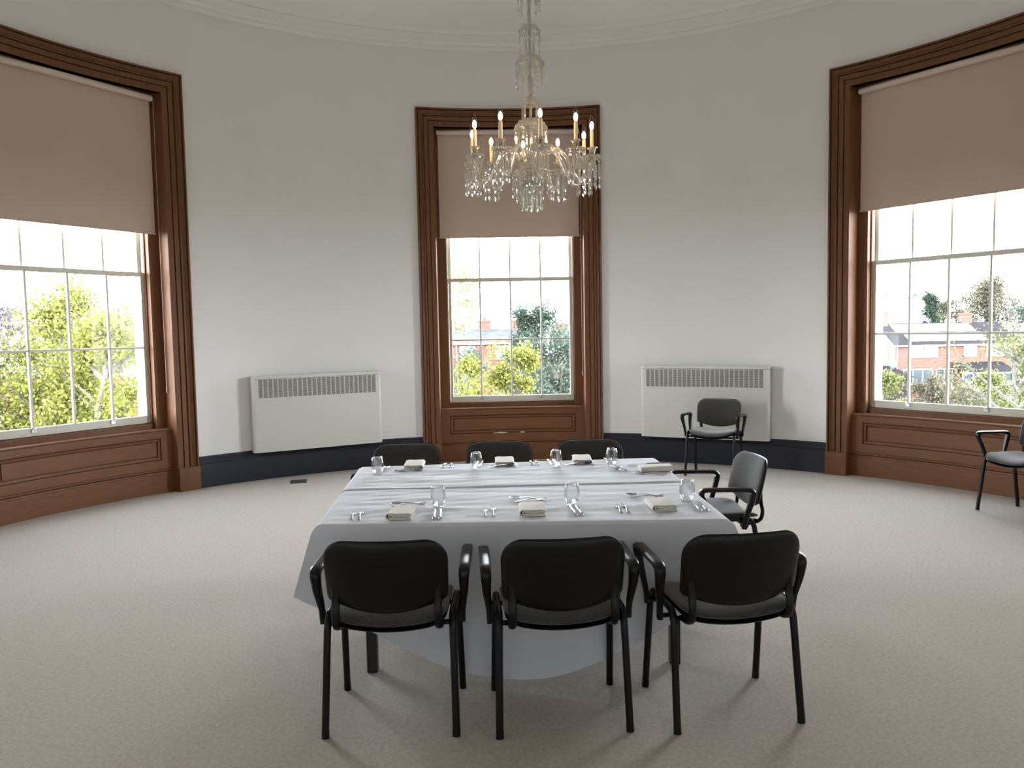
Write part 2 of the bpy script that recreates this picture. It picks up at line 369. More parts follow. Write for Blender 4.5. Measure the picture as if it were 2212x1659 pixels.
LBL = ('tall oak-framed sash window on the left, leafy yellow trees outside', 'tall oak-framed sash window behind the chandelier', 'tall oak-framed sash window on the right, brick house outside')
for i, ph in enumerate(PHI):
    w = win if i == 0 else dup(win)
    w.name = 'window_%d' % (i + 1); a = radians(ph)
    w.location = (CX + RB * sin(a), CY + RB * cos(a), 0); w.rotation_euler = (0, 0, -a)
    tag(w, LBL[i], 'window', 'oak-framed sash windows', 'structure')
# chipped paint on the middle apron
ap = bpy.data.objects['window_2']; chip = MB()
for u0, u1, zc in ((-0.245, -0.075, 0.347), (0.085, 0.150, 0.349)):
    n = 10; rnd = random.Random(4)
    lo = [cyl(u0 + (u1 - u0) * i / n, 5.0835, zc - 0.004 - rnd.random() * 0.008 * sin(pi * i / n)) for i in range(n + 1)]
    hi = [cyl(u0 + (u1 - u0) * i / n, 5.0835, zc + 0.004 + rnd.random() * 0.008 * sin(pi * i / n)) for i in range(n + 1)]
    chip.rings([lo, hi], closed=False)
chip.build('paint_chip', 'chip_cream', ap)

# roller blinds, each hung inside its window
for i, (ph, zb) in enumerate(zip(PHI, (2.695, 2.795, 2.825))):
    a = radians(ph); rr = 5.035
    b = empty('roller_blind', (CX + rr * sin(a), CY + rr * cos(a), zb), -a); zt = 4.075 - zb
    n = 24
    MB().add([(-0.868, 0.030, 0.0), (0.868, 0.030, 0.0), (0.868, 0.030, zt), (-0.868, 0.030, zt), (-0.868, 0.0315, 0.0), (0.868, 0.0315, 0.0), (0.868, 0.0315, zt), (-0.868, 0.0315, zt)],
             [(0, 1, 2, 3), (7, 6, 5, 4), (0, 4, 5, 1), (1, 5, 6, 2), (3, 2, 6, 7), (0, 3, 7, 4)]).build('fabric', 'blind_fabric', b, flat=True)
    MB().tube([(-0.872, 0, zt), (0.872, 0, zt)], 0.031, 20).build('roller', 'blind_rail', b)
    MB().box((0, 0.0305, 0.008), (1.75, 0.010, 0.018)).build('bottom_bar', 'blind_fabric', b, bevel=0.003)
    for sgn in (-1, 1):
        MB().box((sgn * 0.877, 0.005, zt + 0.012), (0.006, 0.05, 0.06)).tube([(sgn * 0.872, 0, zt), (sgn * 0.88, 0, zt)], 0.012, 10).build('bracket', 'zinc', b)
    if i != 2: MB().tube([(0.885, -0.012, zt), (0.885, -0.012, 1.05 - zb)], 0.0022, 6).tube([(0.885, -0.012, 1.11 - zb), (0.885, -0.012, 1.05 - zb)], 0.005, 8).build('pull_cord', 'blind_rail', b)
    tag(b, ('taupe roller blind half lowered in the left window', 'taupe roller blind half lowered behind the chandelier', 'taupe roller blind half lowered in the right window')[i], 'blind', 'roller blinds')

# ================================================================== RADIATOR CABINETS
def radiator(phi, label, big):
    a = radians(phi); yc = 4.842; th = 0.118; L = 1.50; z0, z1 = 0.322, 1.178
    b = empty('radiator_cabinet', (CX + (yc + th / 2) * sin(a), CY + (yc + th / 2) * cos(a), z0), -a)
    H = z1 - z0; hy = th / 2; r = 0.032; outl = [(L / 2, hy), (-L / 2, hy)]
    for i in range(7): t = i / 6 * pi / 2; outl.append((-L / 2 + r - r * cos(t), -hy + r - r * sin(t)))
    for i in range(7): t = i / 6 * pi / 2; outl.append((L / 2 - r + r * sin(t), -hy + r - r * cos(t)))
    MB().rings([[(x, y, z) for x, y in outl] for z in (0, H - 0.034)]).build('casing', 'radiator_enamel', b, angle=30)
    MB().rings([[(x * k, y * k2, z) for x, y in outl] for z, k, k2 in ((H - 0.031, 1.0, 1.0), (H - 0.004, 1.0, 1.0), (H, 0.997, 0.97))]).build('lid', 'radiator_enamel', b, angle=30)
    g = MB(); n = 25; x0 = -L / 2 + 0.065; pitch = (L - 0.13) / n
    for i in range(n): g.box((x0 + pitch * (i + 0.5), -hy - 0.0006, H - 0.14), (pitch * 0.74, 0.004, 0.205))
    g.build('grille', 'grille_louvre', b)
    return tag(b, label, 'radiator', 'radiator cabinets')
radiator(-29.25, 'cream radiator cabinet with no chair before it, on the wall', 1)
radiator(25.65, 'cream radiator cabinet behind the grey chair standing by the wall', 0)

# floor socket
fs = empty('floor_socket', (-2.395, 8.565, 0), radians(14))
MB().box((0, 0, 0.003), (0.175, 0.21, 0.005)).build('cover_plate', 'socket_grey', fs, bevel=0.002)
MB().box((0.0, -0.05, 0.0058), (0.10, 0.03, 0.0016)).build('lift_handle', 'black_plastic', fs, bevel=0.0008)
tag(fs, 'dark grey floor socket cover in the carpet near the skirting', 'floor socket')

# ================================================================== CHAIRS
def pillow(outl, layers, t_up, t_dn, warp):
    """closed cushion: outline scaled in rings, thickness above and below the mid surface, then warped"""
    m = MB(); rs = []
    for k in layers: rs.append([(x * k, y * k, t_up * (1 - abs(k) ** 5) ** 0.5) for x, y in outl])
    rs.append([(x, y, 0) for x, y in outl])
    for k in reversed(layers): rs.append([(x * k, y * k, -t_dn * (1 - abs(k) ** 5) ** 0.5) for x, y in outl])
    return m.rings([[warp(*p) for p in r] for r in rs])
def rrect(hx, hy0, hy1, rb, rtp, sag=0.0, n=8):
    """rounded rectangle outline (x, y from -hy0 to hy1); the bottom edge bulges down by sag"""
    pts = []
    for cx, cy, r, a0 in ((hx - rtp, hy1 - rtp, rtp, 0), (-(hx - rtp), hy1 - rtp, rtp, 90), (-(hx - rb), -hy0 + rb, rb, 180), (hx - rb, -hy0 + rb, rb, 270)):
        for i in range(n + 1):
            a = radians(a0 + 90 * i / n); pts.append((cx + r * cos(a), cy + r * sin(a)))
        if a0 == 0: pts += [((hx - rtp) * (1 - 2 * i / 10), hy1) for i in range(1, 10)]
        if a0 == 180:
            for i in range(1, 12):
                t = -1 + 2 * i / 12; pts.append(((hx - rb) * t, -hy0 - sag * (1 - t * t)))
    return pts
LAY = (0.02, 0.25, 0.5, 0.7, 0.84, 0.92, 0.965, 0.99)
def make_chair():
    c = empty('armchair')
    so = rrect(0.238, 0.215, 0.215, 0.07, 0.095)
    def seatw(x, y, z):
        q = 0.462 + 0.034 * (x / 0.235) ** 2 - 0.020 * max(0, (y - 0.10) / 0.125) ** 2 - 0.008 * max(0, (-y - 0.1) / 0.12) ** 2
        return (x * (1.0 if y > 0 else 1 - 0.03 * (-y / 0.21)), y + 0.005, z + q)
    pillow(so, LAY, 0.026, 0.018, seatw).build('seat', 'grey_fabric', c, angle=60)
    pillow([(x * 0.985, y * 0.985) for x, y in so], LAY, 0.002, 0.020, lambda x, y, z: (lambda p: (p[0], p[1], p[2] - 0.0225))(seatw(x, y, z))).build('seat_shell', 'black_plastic', c, angle=60)
    bo = rrect(0.250, 0.112, 0.158, 0.035, 0.095, 0.042)
    def backw(off):
        def f(x, v, d):
            zz = 0.662 + v; y = -0.248 - 0.22 * v + 0.042 * (x / 0.246) ** 2 + off + d
            return (x * (1 - 0.03 * (0.158 - v) / 0.27), y, zz)
        return f
    pillow([(x * 0.985, v * 0.98) for x, v in bo], LAY, 0.030, 0.006, backw(0.006)).build('backrest', 'grey_fabric', c, angle=60)
    sh = pillow(bo, LAY, 0.004, 0.020, backw(0.0))
    for x0, x1, v0, v1 in ((-0.058, 0.058, 0.056, 0.0595), (-0.060, -0.0575, -0.11, 0.057), (0.0575, 0.060, -0.11, 0.057)):
        f = backw(-0.0195); nx = 8
        sh.rings([[f(x0 + (x1 - x0) * i / nx, v0, 0.002) for i in range(nx + 1)], [f(x0 + (x1 - x0) * i / nx, (v0 + v1) / 2, -0.0022) for i in range(nx + 1)], [f(x0 + (x1 - x0) * i / nx, v1, 0.002) for i in range(nx + 1)]], closed=False)
    sh.build('back_shell', 'black_plastic', c, angle=60)
    for sx_ in (-1, 1):
        for sy in (1, -1):
            fx, fy = sx_ * 0.264, sy * (0.213 if sy > 0 else 0.213)
            pts = [(fx, fy, 0.010), (sx_ * 0.2605, sy * 0.185, 0.20), (sx_ * 0.256, sy * 0.158, 0.40), (sx_ * 0.2545, sy * 0.146, 0.445), (sx_ * 0.254, sy * 0.124, 0.470), (sx_ * 0.254, sy * 0.09, 0.478), (sx_ * 0.254, 0, 0.478)]
            lg = MB().tube(smooth_path(pts, 4), 0.0153, 12, ref=(1, 0, 0), flat=1.0).build('leg', 'black_metal', c, angle=60)
            MB().tube([(fx, fy, 0.0), (fx - sx_ * 0.0006, fy - sy * 0.004, 0.030)], 0.0162, 12, ref=(1, 0, 0)).build('foot_cap', 'black_plastic', lg)
        J = [(sx_ * 0.204, -0.10, 0.432), (sx_ * 0.204, -0.175, 0.440), (sx_ * 0.204, -0.216, 0.462), (sx_ * 0.204, -0.226, 0.510), (sx_ * 0.204, -0.216, 0.56), (sx_ * 0.204, -0.214, 0.62)]
        MB().tube(smooth_path(J, 5), 0.0165, 10, ref=(1, 0, 0), flat=0.62).build('back_upright', 'black_metal', c, angle=60)
        # armrest loop
        P = [(0.284, 0.118, 0.425), (0.286, 0.122, 0.475), (0.296, 0.150, 0.560), (0.302, 0.182, 0.625), (0.303, 0.186, 0.650), (0.303, 0.176, 0.664), (0.303, 0.150, 0.669), (0.303, 0.05, 0.667), (0.303, -0.06, 0.664), (0.304, -0.105, 0.660), (0.304, -0.124, 0.648), (0.303, -0.126, 0.628), (0.301, -0.112, 0.570), (0.293, -0.086, 0.490), (0.290, -0.078, 0.425)]
        wd = [0.011, 0.011, 0.013, 0.018, 0.021, 0.022, 0.0225, 0.0225, 0.0225, 0.0225, 0.022, 0.021, 0.017, 0.012, 0.012]
        tk = [0.014, 0.014, 0.014, 0.014, 0.014, 0.013, 0.012, 0.012, 0.012, 0.013, 0.014, 0.016, 0.016, 0.015, 0.015]
        n = 3; PP = smooth_path([(sx_ * x, y, z) for x, y, z in P], n)
        def lerp(a): return [a[min(i // n, len(a) - 1)] + (a[min(i // n + 1, len(a) - 1)] - a[min(i // n, len(a) - 1)]) * ((i % n) / n) for i in range(len(PP))]
        pr = [(cos(t) / max(abs(cos(t)), abs(sin(t))) * (0.80 + 0.20 * min(abs(cos(t)), abs(sin(t))) ** 0) * k, sin(t) / max(abs(cos(t)), abs(sin(t))) * k) for t, k in [(radians(a), 1.0 if a % 90 == 0 or a % 90 in (30, 60) else 0.80) for a in (0, 30, 45, 60, 90, 120, 135, 150, 180, 210, 225, 240, 270, 300, 315, 330)]]
        am = MB().sweep(PP, pr, list(zip(lerp(wd), lerp(tk))), ref=(1, 0, 0))
        for y in (0.118, -0.078): am.tube([(sx_ * 0.290, y, 0.437), (sx_ * 0.250, y, 0.437)], 0.010, 8)
        am.build('armrest', 'black_plastic', c, angle=32)
    for y in (0.128, -0.108):
        MB().tube([(-0.256, y, 0.432), (-0.13, y, 0.430), (0.13, y, 0.430), (0.256, y, 0.432)], 0.0105, 10, ref=(0, 1, 0)).build('crossbar', 'black_metal', c, angle=60)
    return c
chair = make_chair()
CH = [(-0.514, 3.245, 0, 'grey armchair with its black back to the camera, one by table corner without a chair beside it', 0),
      (0.174, 3.235, 4, 'grey armchair with its black back to the camera, middle of the three', 0),
      (0.871, 3.262, 7.6, 'grey armchair with black back turned slightly, nearest the chair at table end', 0),
      (-0.775, 5.370, 180, 'grey armchair across the table beside the glass at its far left corner', 1),
      (-0.108, 5.410, 179, 'grey armchair across the table, below the middle window, between two others', 1),
      (0.563, 5.420, 181, 'grey armchair across the table, close to the right of the middle window', 1),
      (1.262, 4.835, 95, 'grey armchair alone at the short end of the table', 2),
      (2.227, 8.551, 151, 'grey armchair standing empty before the radiator cabinet', 2),
      (4.300, 6.470, 103, 'grey armchair cut off by the photo edge, under the right window', 2)]
CH[0] = (*CH[0][:3], 'grey armchair with its black back to the camera, leftmost of the nearest three', 0)
GRP = ('armchairs on the near side of the table', 'armchairs on the far side of the table', None)
for i, (x, y, rz, lb, g) in enumerate(CH):
    c = chair if i == 0 else dup(chair)
    c.location = (x, y, 0); c.rotation_euler = (0, 0, radians(rz)); tag(c, lb, 'chair', GRP[g])

# ================================================================== TABLES AND CLOTH
def table(x, y, rz, lx, ly, h, lb):
    t = empty('banquet_table', (x, y, 0), radians(rz))
    MB().box((0, 0, h - 0.0135), (lx, ly, 0.025)).build('tabletop', 'dark_table', t, bevel=0.003)
    for sx_ in (-1, 1):
        for sy in (-1, 1): MB().box((sx_ * (lx / 2 - 0.17), sy * (ly / 2 - 0.13), (h - 0.027) / 2), (0.05, 0.05, h - 0.027)).build('leg', 'dark_table', t, bevel=0.004)
    MB().box((0, 0, h - 0.055), (lx - 0.36, ly - 0.28, 0.05)).build('apron_rail', 'dark_table', t)
    return tag(t, lb, 'table', 'tables under the white cloth')
table(0.030, 3.905, 1.0, 1.80, 0.74, 0.742, 'dark-legged table under the near half of the cloth')
table(-0.010, 4.740, 4.0, 1.80, 0.70, 0.742, 'dark-legged table under the far half of the cloth')

def tablecloth():
    rnd = random.Random(11)
    NL, NR, FR, FL = Vector((-0.915, 3.500)), Vector((0.985, 3.462)), Vector((0.955, 5.190)), Vector((-1.005, 5.035))
    def q(u, v): return NL * (1 - u) * (1 - v) + NR * u * (1 - v) + FR * u * v + FL * (1 - u) * v
    ctr = Vector((0.02, 4.29)); RHO = 1.535; Z = 0.7535
    waves = [(rnd.uniform(4, 26), rnd.uniform(-1.2, 1.2), rnd.uniform(0, 6.28)) for _ in range(9)]
    nu, nv = 110, 120; VS = 0.515; grid = []
    vs_ = [i / nv for i in range(nv + 1)] + [VS - 0.004, VS - 0.001, VS + 0.002, VS + 0.005]; vs_ = sorted(vs_)
    m = MB(); rows = []
    for v in vs_:
        row = []
        for i in range(nu + 1):
            u = i / nu; p = q(u, v); z = Z
            z += 0.006 / (1 + math.exp(max(-60.0, min(60.0, -(v - VS) * 1400)))) - 0.003 * math.exp(-((v - VS + 0.004) / 0.006) ** 2)
            ed = min(u, 1 - u, v, 1 - v)
            k = 0.0
            for a, b, ph in waves: k += sin(a * (p.y * 3.0 + b * p.x) + ph)
            amp = 0.00035 + 0.0006 * math.exp(-((u - 0.15) / 0.25) ** 2)
            z += amp * k * min(1, ed * 12)
            if ed < 0.012: z -= 0.012 * (1 - ed / 0.012) ** 2
            row.append((p.x, p.y, z))
        rows.append(row)
    m.rings(rows, closed=False)
    # hanging skirt
    per = []
    K = 60
    for A, B, nrm in ((NL, NR, (0, -1)), (NR, FR, (1, 0)), (FR, FL, (0, 1)), (FL, NL, (-1, 0))):
        for i in range(K): per.append((A + (B - A) * (i / K), i / K, nrm))
    n = len(per); rs = []
    T = [0, 0.02, 0.05, 0.1, 0.18, 0.28, 0.4, 0.55, 0.7, 0.85, 1.0]
    info = []
    for i in range(n):
        p, f, nn = per[i]; pv, fv, nprev = per[i - 1]; nv_ = Vector(nn)
        d = min(f, 1 - f); near = math.exp(-(d / 0.075) ** 1.3)
        oth = Vector(per[(i - K) % n][2]) if f < 0.5 else Vector(per[(i + K) % n][2])
        nd = (nv_ * (1 - 0.5 * near) + oth * 0.5 * near).normalized()
        L = RHO - (p - ctr).length
        if nn == (0, 1): L = min(L, 0.055)
        if i // K in (1, 3) : L = min(L, 0.055 + max(0, (5.0 - p.y)) * 0.9) if p.y > 4.4 else L
        L = min(L, 0.735, 0.205 + 1.2 * max(0.0, (p - NR).length - 0.05))
        fl = 0.010 + (0.098 if p.y < 4.3 else 0.01) * near * min(1.0, L / 0.26)
        info.append((p, nd, L, fl, i))
    for t in T:
        ring = []
        for p, nd, L, fl, i in info:
            wv = 0.005 * sin(i * 0.42) + 0.004 * sin(i * 0.17 + 1.0)
            dd = fl * (t ** 0.9) + wv * t * t + 0.006 * min(1, t * 20)
            ring.append((p.x + nd.x * dd, p.y + nd.y * dd, Z - 0.012 - (L - 0.012) * sqrt(max(0, 1 - (0.35 * fl / 0.157) ** 2)) * t + (0.006 if p.y > 4.36 else 0) * (1 - t)))
        rs.append(ring)
    m.rings(rs, cap0=False, cap1=False)
    c = m.build('tablecloth', 'linen_sky_tint', angle=75)
    return tag(c, 'large white tablecloth draped over two joined tables', 'tablecloth')
tablecloth()

# ================================================================== PLACE SETTINGS
ZT, ZF = 0.7550, 0.7605                     # cloth height on the near table and on the far table
def gz(y, x=0): return ZT if y < 4.372 + 0.046 * x else ZF
def rib(pts, wid, thk, n=8):                # flat bar along x with varying width and thickness
    prof = [(cos(2 * pi * j / n), sin(2 * pi * j / n)) for j in range(n)]
    return MB().sweep(pts, prof, [(t / 2, w / 2) for w, t in zip(wid, thk)], ref=(0, 0, 1))
def proto_fork(s=1.0):
    f = empty('fork')
    hp = [(-0.098, 0, 0.0035), (-0.09, 0, 0.004), (-0.06, 0, 0.006), (-0.02, 0, 0.011), (0.015, 0, 0.012), (0.03, 0, 0.008), (0.036, 0, 0.006)]
    rib([(x * s, y, z) for x, y, z in hp], [0.010 * s, 0.017 * s, 0.013 * s, 0.0075 * s, 0.006 * s, 0.008 * s, 0.014 * s], [0.002, 0.003, 0.0032, 0.004, 0.0045, 0.003, 0.002]).build('handle', 'steel', f, angle=60)
    m = MB()
    m.rings([[(x * s, y * s, z) for y in (-0.011 * k, -0.005, 0.005, 0.011 * k)] for x, k, z in ((0.034, 0.55, 0.0075), (0.042, 0.92, 0.0045), (0.056, 1.0, 0.003))] , closed=False)
    m.rings([[(x * s, y * s, z - 0.0016) for y in (-0.011 * k, -0.005, 0.005, 0.011 * k)] for x, k, z in ((0.034, 0.55, 0.0075), (0.042, 0.92, 0.0045), (0.056, 1.0, 0.003))] , closed=False)
    for j in range(4):
        y = (-0.0095 + 0.00633 * j) * s
        m.tube([(0.052 * s, y, 0.0026), (0.075 * s, y, 0.0040), (0.098 * s, y, 0.0085)], [0.0018, 0.0016, 0.0008], 6)
    m.build('tine_head', 'steel', f, angle=60); return f
def proto_spoon():
    f = empty('spoon')
    hp = [(-0.095, 0, 0.0035), (-0.088, 0, 0.004), (-0.055, 0, 0.006), (-0.015, 0, 0.012), (0.02, 0, 0.012), (0.036, 0, 0.008)]
    rib(hp, [0.009, 0.016, 0.012, 0.0072, 0.006, 0.009], [0.002, 0.003, 0.0032, 0.004, 0.004, 0.003]).build('handle', 'steel', f, angle=60)
    m = MB(); rs = []
    for k in (1.0, 0.97, 0.8, 0.55, 0.3, 0.02): rs.append([(0.066 + 0.032 * k * cos(t) * (1.0 if cos(t) > 0 else 1.0), 0.0195 * k * sin(t), 0.0105 - 0.0085 * (1 - k * k) + (0.0006 if k == 0.97 else 0)) for t in [2 * pi * j / 20 for j in range(20)]])
    m.rings(rs, cap0=False); m.rings([[(x, y, z - 0.0014) for x, y, z in r] for r in rs], cap0=False)
    m.build('bowl', 'steel', f, angle=60); return f
def proto_knife():
    f = empty('knife')
    rib([(-0.105, 0, 0.0055), (-0.098, 0, 0.006), (-0.06, 0, 0.006), (-0.02, 0, 0.006), (-0.008, 0, 0.006)], [0.011, 0.017, 0.015, 0.011, 0.009], [0.006, 0.010, 0.010, 0.008, 0.007]).build('handle', 'steel', f, angle=60)
    m = MB(); xs = [(-0.01, -0.005, 0.006), (0.012, -0.006, 0.007), (0.06, -0.008, 0.0085), (0.095, -0.006, 0.0085), (0.112, 0.003, 0.008)]
    m.rings([[(x, a, 0.0056), (x, (a + b) / 2, 0.0068), (x, b, 0.0058), (x, (a + b) / 2, 0.0044)] for x, a, b in xs])
    m.build('blade', 'steel', f, angle=60); return f
def proto_glass():
    f = [(0.0, 0.003), (0.020, 0.0025), (0.026, 0.0), (0.0275, 0.004), (0.033, 0.020), (0.0385, 0.040), (0.0395, 0.056), (0.0375, 0.078), (0.0335, 0.098), (0.0315, 0.107),
         (0.0308, 0.1085), (0.0300, 0.107), (0.0320, 0.098), (0.0360, 0.078), (0.0380, 0.056), (0.0370, 0.040), (0.0315, 0.022), (0.024, 0.012), (0.010, 0.0095), (0.0, 0.009)]
    return MB().lathe([(max(r, 0.0003), z) for r, z in f], 32).build('tumbler', 'tumbler_glass', angle=60)
def proto_napkin():
    """two nested folds of a rolled-flat cloth, open on the right, seen end-on from the near side"""
    m = MB()
    def ribbon(path, t, y0, y1):
        P = [Vector((x, 0, z)) for x, z in path]; a, b = [], []
        for i in range(len(P)):
            d = (P[min(i + 1, len(P) - 1)] - P[max(i - 1, 0)]).normalized(); nn = Vector((-d.z, 0, d.x)) * t / 2
            a.append(P[i] + nn); b.append(P[i] - nn)
        loop = a + b[::-1]; rs = []
        for y, k in ((y0, 0.985), (y0 + 0.004, 1.0), (0, 1.0), (y1 - 0.03, 0.99), (y1, 0.97)):
            rs.append([(p.x * k, y, p.z * (1 - 0.22 * max(0, (y - y0) / (y1 - y0) - 0.3))) for p in loop])
        m.rings(rs)
    def cpath(x0, x1, zb, zt, w=0.0):
        r = (zt - zb) / 2; out = [(x1, zb + w), (x1 * 0.5, zb), (x0 + r, zb)]
        out += [(x0 + r - r * sin(pi * i / 8), zb + r - r * cos(pi * i / 8)) for i in range(1, 8)]
        return out + [(x0 + r, zt), (0, zt - 0.0015), (x1 * 0.7, zt + 0.0005), (x1, zt - 0.004)]
    ribbon(cpath(-0.062, 0.060, 0.0030, 0.0300), 0.0055, -0.098, 0.098)
    ribbon(cpath(-0.048, 0.057, 0.0092, 0.0225), 0.0055, -0.097, 0.095)
    ribbon(cpath(-0.034, 0.050, 0.0143, 0.0172), 0.003, -0.096, 0.093)
    return m.build('napkin', 'napkin_linen', angle=50)
PF, PS, PK, PG, PN = proto_fork(0.96), proto_spoon(), proto_knife(), proto_glass(), proto_napkin()
used = set()
def lay(proto, x, y, rz, label, cat, group, dz=0.0, tilt=0.0, scale=None):
    if proto.name in used: o = dup(proto)
    else: o = proto; used.add(proto.name)
    o.location = (x, y, gz(y, x) + dz); o.rotation_euler = (0, tilt, radians(rz))
    if scale: o.scale = (scale,) * 3
    return tag(o, label, cat, group)
def seg(a, b): return (a[0] + b[0]) / 2, (a[1] + b[1]) / 2, math.degrees(atan2(b[1] - a[1], b[0] - a[0]))
NEAR = ('near left', 'near middle', 'near right')
def fork(a, b, lb, sc=1.0, dz=0): x, y, r = seg(a, b); lay(PF, x, y, r, lb, 'fork', 'steel forks on the table', dz, 0, sc)
def spoon(a, b, lb, dz=0): x, y, r = seg(a, b); lay(PS, x, y, r, lb, 'spoon', 'steel dessert spoons on the table', dz)
def knife(a, b, lb, sc=1.0): x, y, r = seg(a, b); lay(PK, x, y, r, lb, 'knife', 'steel knives on the table', 0, 0, sc)
# near side (handle end, tip end)
nf = [((-0.760, 3.555), (-0.781, 3.755), (-0.725, 3.553), (-0.749, 3.765)), ((-0.135, 3.585), (-0.142, 3.765), (-0.098, 3.588), (-0.104, 3.80)), ((0.506, 3.604), (0.505, 3.80), (0.540, 3.601), (0.540, 3.815))]
nk = [((-0.375, 3.560), (-0.391, 3.775), (-0.345, 3.560), (-0.363, 3.775)), ((0.290, 3.585), (0.278, 3.80), (0.318, 3.585), (0.307, 3.80)), ((0.883, 3.625), (0.884, 3.84), (0.915, 3.622), (0.918, 3.837))]
nn_ = [(-0.535, 3.665, -2), (0.085, 3.690, 1), (0.712, 3.738, 3)]
nds = [((-0.440, 3.845), (-0.628, 3.895)), ((0.165, 3.915), (-0.025, 3.970)), ((0.770, 3.935), (0.583, 4.010))]
ndf = [((-0.625, 3.830), (-0.438, 3.915)), ((-0.010, 3.895), (0.180, 3.965)), ((0.590, 3.945), (0.785, 3.985))]
ng = [(-0.378, 3.822), (0.288, 3.822), (0.868, 3.854)]
for i in range(3):
    P = NEAR[i]
    fork(nf[i][0], nf[i][1], 'small steel starter fork, outer of the pair at the %s place' % P, 0.93); fork(nf[i][2], nf[i][3], 'steel dinner fork, inner of the pair at the %s place' % P, 1.06)
    knife(nk[i][0], nk[i][1], 'steel knife below the glass, inner of the pair at the %s place' % P, 0.97); knife(nk[i][2], nk[i][3], 'steel knife below the glass, outer of the pair at the %s place' % P, 0.97)
    spoon(nds[i][0], nds[i][1], 'steel dessert spoon above the napkin at the %s place' % P, 0.004); fork(ndf[i][0], ndf[i][1], 'steel dessert fork crossing the spoon at the %s place' % P, 0.95)
    lay(PN, *nn_[i], 'folded cream linen napkin at the %s place' % P, 'napkin', 'folded linen napkins')
    lay(PG, *ng[i], 0, 'empty stemless glass at the %s place' % P, 'glass', 'stemless drinking glasses')
FAR = ('far left', 'far middle', 'far right')
ff = [((-0.447, 5.085), (-0.455, 4.905), (-0.408, 5.105), (-0.408, 4.90)), ((0.110, 5.125), (0.122, 4.945), (0.148, 5.125), (0.158, 4.935)), ((0.612, 5.175), (0.618, 5.00), (0.648, 5.175), (0.655, 4.99))]
fk = [((-0.835, 4.985), (-0.845, 4.800), (-0.805, 4.995), (-0.815, 4.805)), ((-0.232, 5.115), (-0.250, 4.915), (-0.202, 5.12), (-0.222, 4.92)), ((0.228, 5.145), (0.245, 4.945), (0.262, 5.150), (0.279, 4.950))]
fn = [(-0.640, 4.975, 182), (-0.060, 5.040, 181), (0.448, 5.065, 178)]
fds = [((-0.744, 4.790), (-0.570, 4.855)), ((-0.160, 4.875), (0.018, 4.935)), ((0.330, 4.910), (0.512, 4.965))]
fdf = [((-0.568, 4.825), (-0.748, 4.835)), ((0.030, 4.905), (-0.152, 4.935)), ((0.522, 4.945), (0.340, 4.965))]
fg = [(-0.836, 4.735), (-0.234, 4.840), (0.269, 4.885)]
for i in range(3):
    P = FAR[i]
    fork(ff[i][2], ff[i][3], 'small steel starter fork, outer of the pair at the %s place' % P, 0.88); fork(ff[i][0], ff[i][1], 'steel dinner fork, inner of the pair at the %s place' % P, 0.95)
    knife(fk[i][0], fk[i][1], 'steel knife behind the glass, outer of the pair at the %s place' % P, 0.9); knife(fk[i][2], fk[i][3], 'steel knife behind the glass, inner of the pair at the %s place' % P, 0.9)
    spoon(fds[i][0], fds[i][1], 'steel dessert spoon before the napkin at the %s place' % P, 0.004); fork(fdf[i][0], fdf[i][1], 'steel dessert fork crossing the spoon at the %s place' % P, 0.92)
    lay(PN, *fn[i], 'folded cream linen napkin at the %s place' % P, 'napkin', 'folded linen napkins')
    lay(PG, *fg[i], 0, 'empty stemless glass at the %s place' % P, 'glass', 'stemless drinking glasses')
# the place at the table's end
E_ = 'at the place on the table end'
fork((0.895, 4.515), (0.718, 4.580), 'steel starter fork, nearer of two ' + E_, 0.92); fork((0.915, 4.545), (0.735, 4.635), 'steel dinner fork, farther of two ' + E_, 1.0)
knife((0.945, 4.925), (0.735, 4.895), 'steel knife, farther of two beyond the napkin ' + E_); knife((0.925, 4.890), (0.715, 4.850), 'steel knife, nearer of two beyond the napkin ' + E_)
spoon((0.615, 4.880), (0.640, 4.690), 'steel dessert spoon beside the crossing fork ' + E_); fork((0.690, 4.675), (0.655, 4.855), 'steel dessert fork beside the spoon ' + E_, 0.95)
lay(PN, 0.865, 4.700, 92, 'folded cream linen napkin ' + E_, 'napkin', 'folded linen napkins')
lay(PG, 0.625, 4.900, 0, 'empty stemless glass ' + E_, 'glass', 'stemless drinking glasses')

# ================================================================== CHANDELIER
def prism_mesh(L, w, drop):
    """eight-sided cut prism hanging from z=0, a bead at its top and a pointed drop below"""
    m = MB()
    def oct_(r, z, f=0.6): return [(r * cos(t), r * f * sin(t), z) for t in [2 * pi * (j + 0.5) / 8 for j in range(8)]]
    m.rings([oct_(w * 0.2, 0), oct_(w * 0.55, -0.006), oct_(w * 0.2, -0.012)])
    m.rings([oct_(w * 0.25, -0.013), oct_(w, -0.024), oct_(w, -L + 0.014), oct_(w * 0.3, -L)])
    if drop:
        z = -L - 0.002; m.rings([oct_(w * 0.15, z, 1), oct_(w * 0.75, z - 0.007, 1), oct_(w * 0.15, z - 0.014, 1)])
        z -= 0.015; m.rings([oct_(w * 0.2, z), oct_(w * 1.05, z - drop * 0.32), oct_(w * 1.05, z - drop * 0.5), oct_(w * 0.12, z - drop)])
    return m
def beads(m, r, z, n, br, c=(0, 0)):
    for j in range(n):
        t = 2 * pi * j / n; x, y = c[0] + r * sin(t), c[1] + r * cos(t)
        m.rings([[(x + br * k * cos(a), y + br * k * sin(a), z + h * br) for a in [2 * pi * i / 6 for i in range(6)]] for k, h in ((0.3, -1), (0.95, -0.4), (0.95, 0.4), (0.3, 1))])
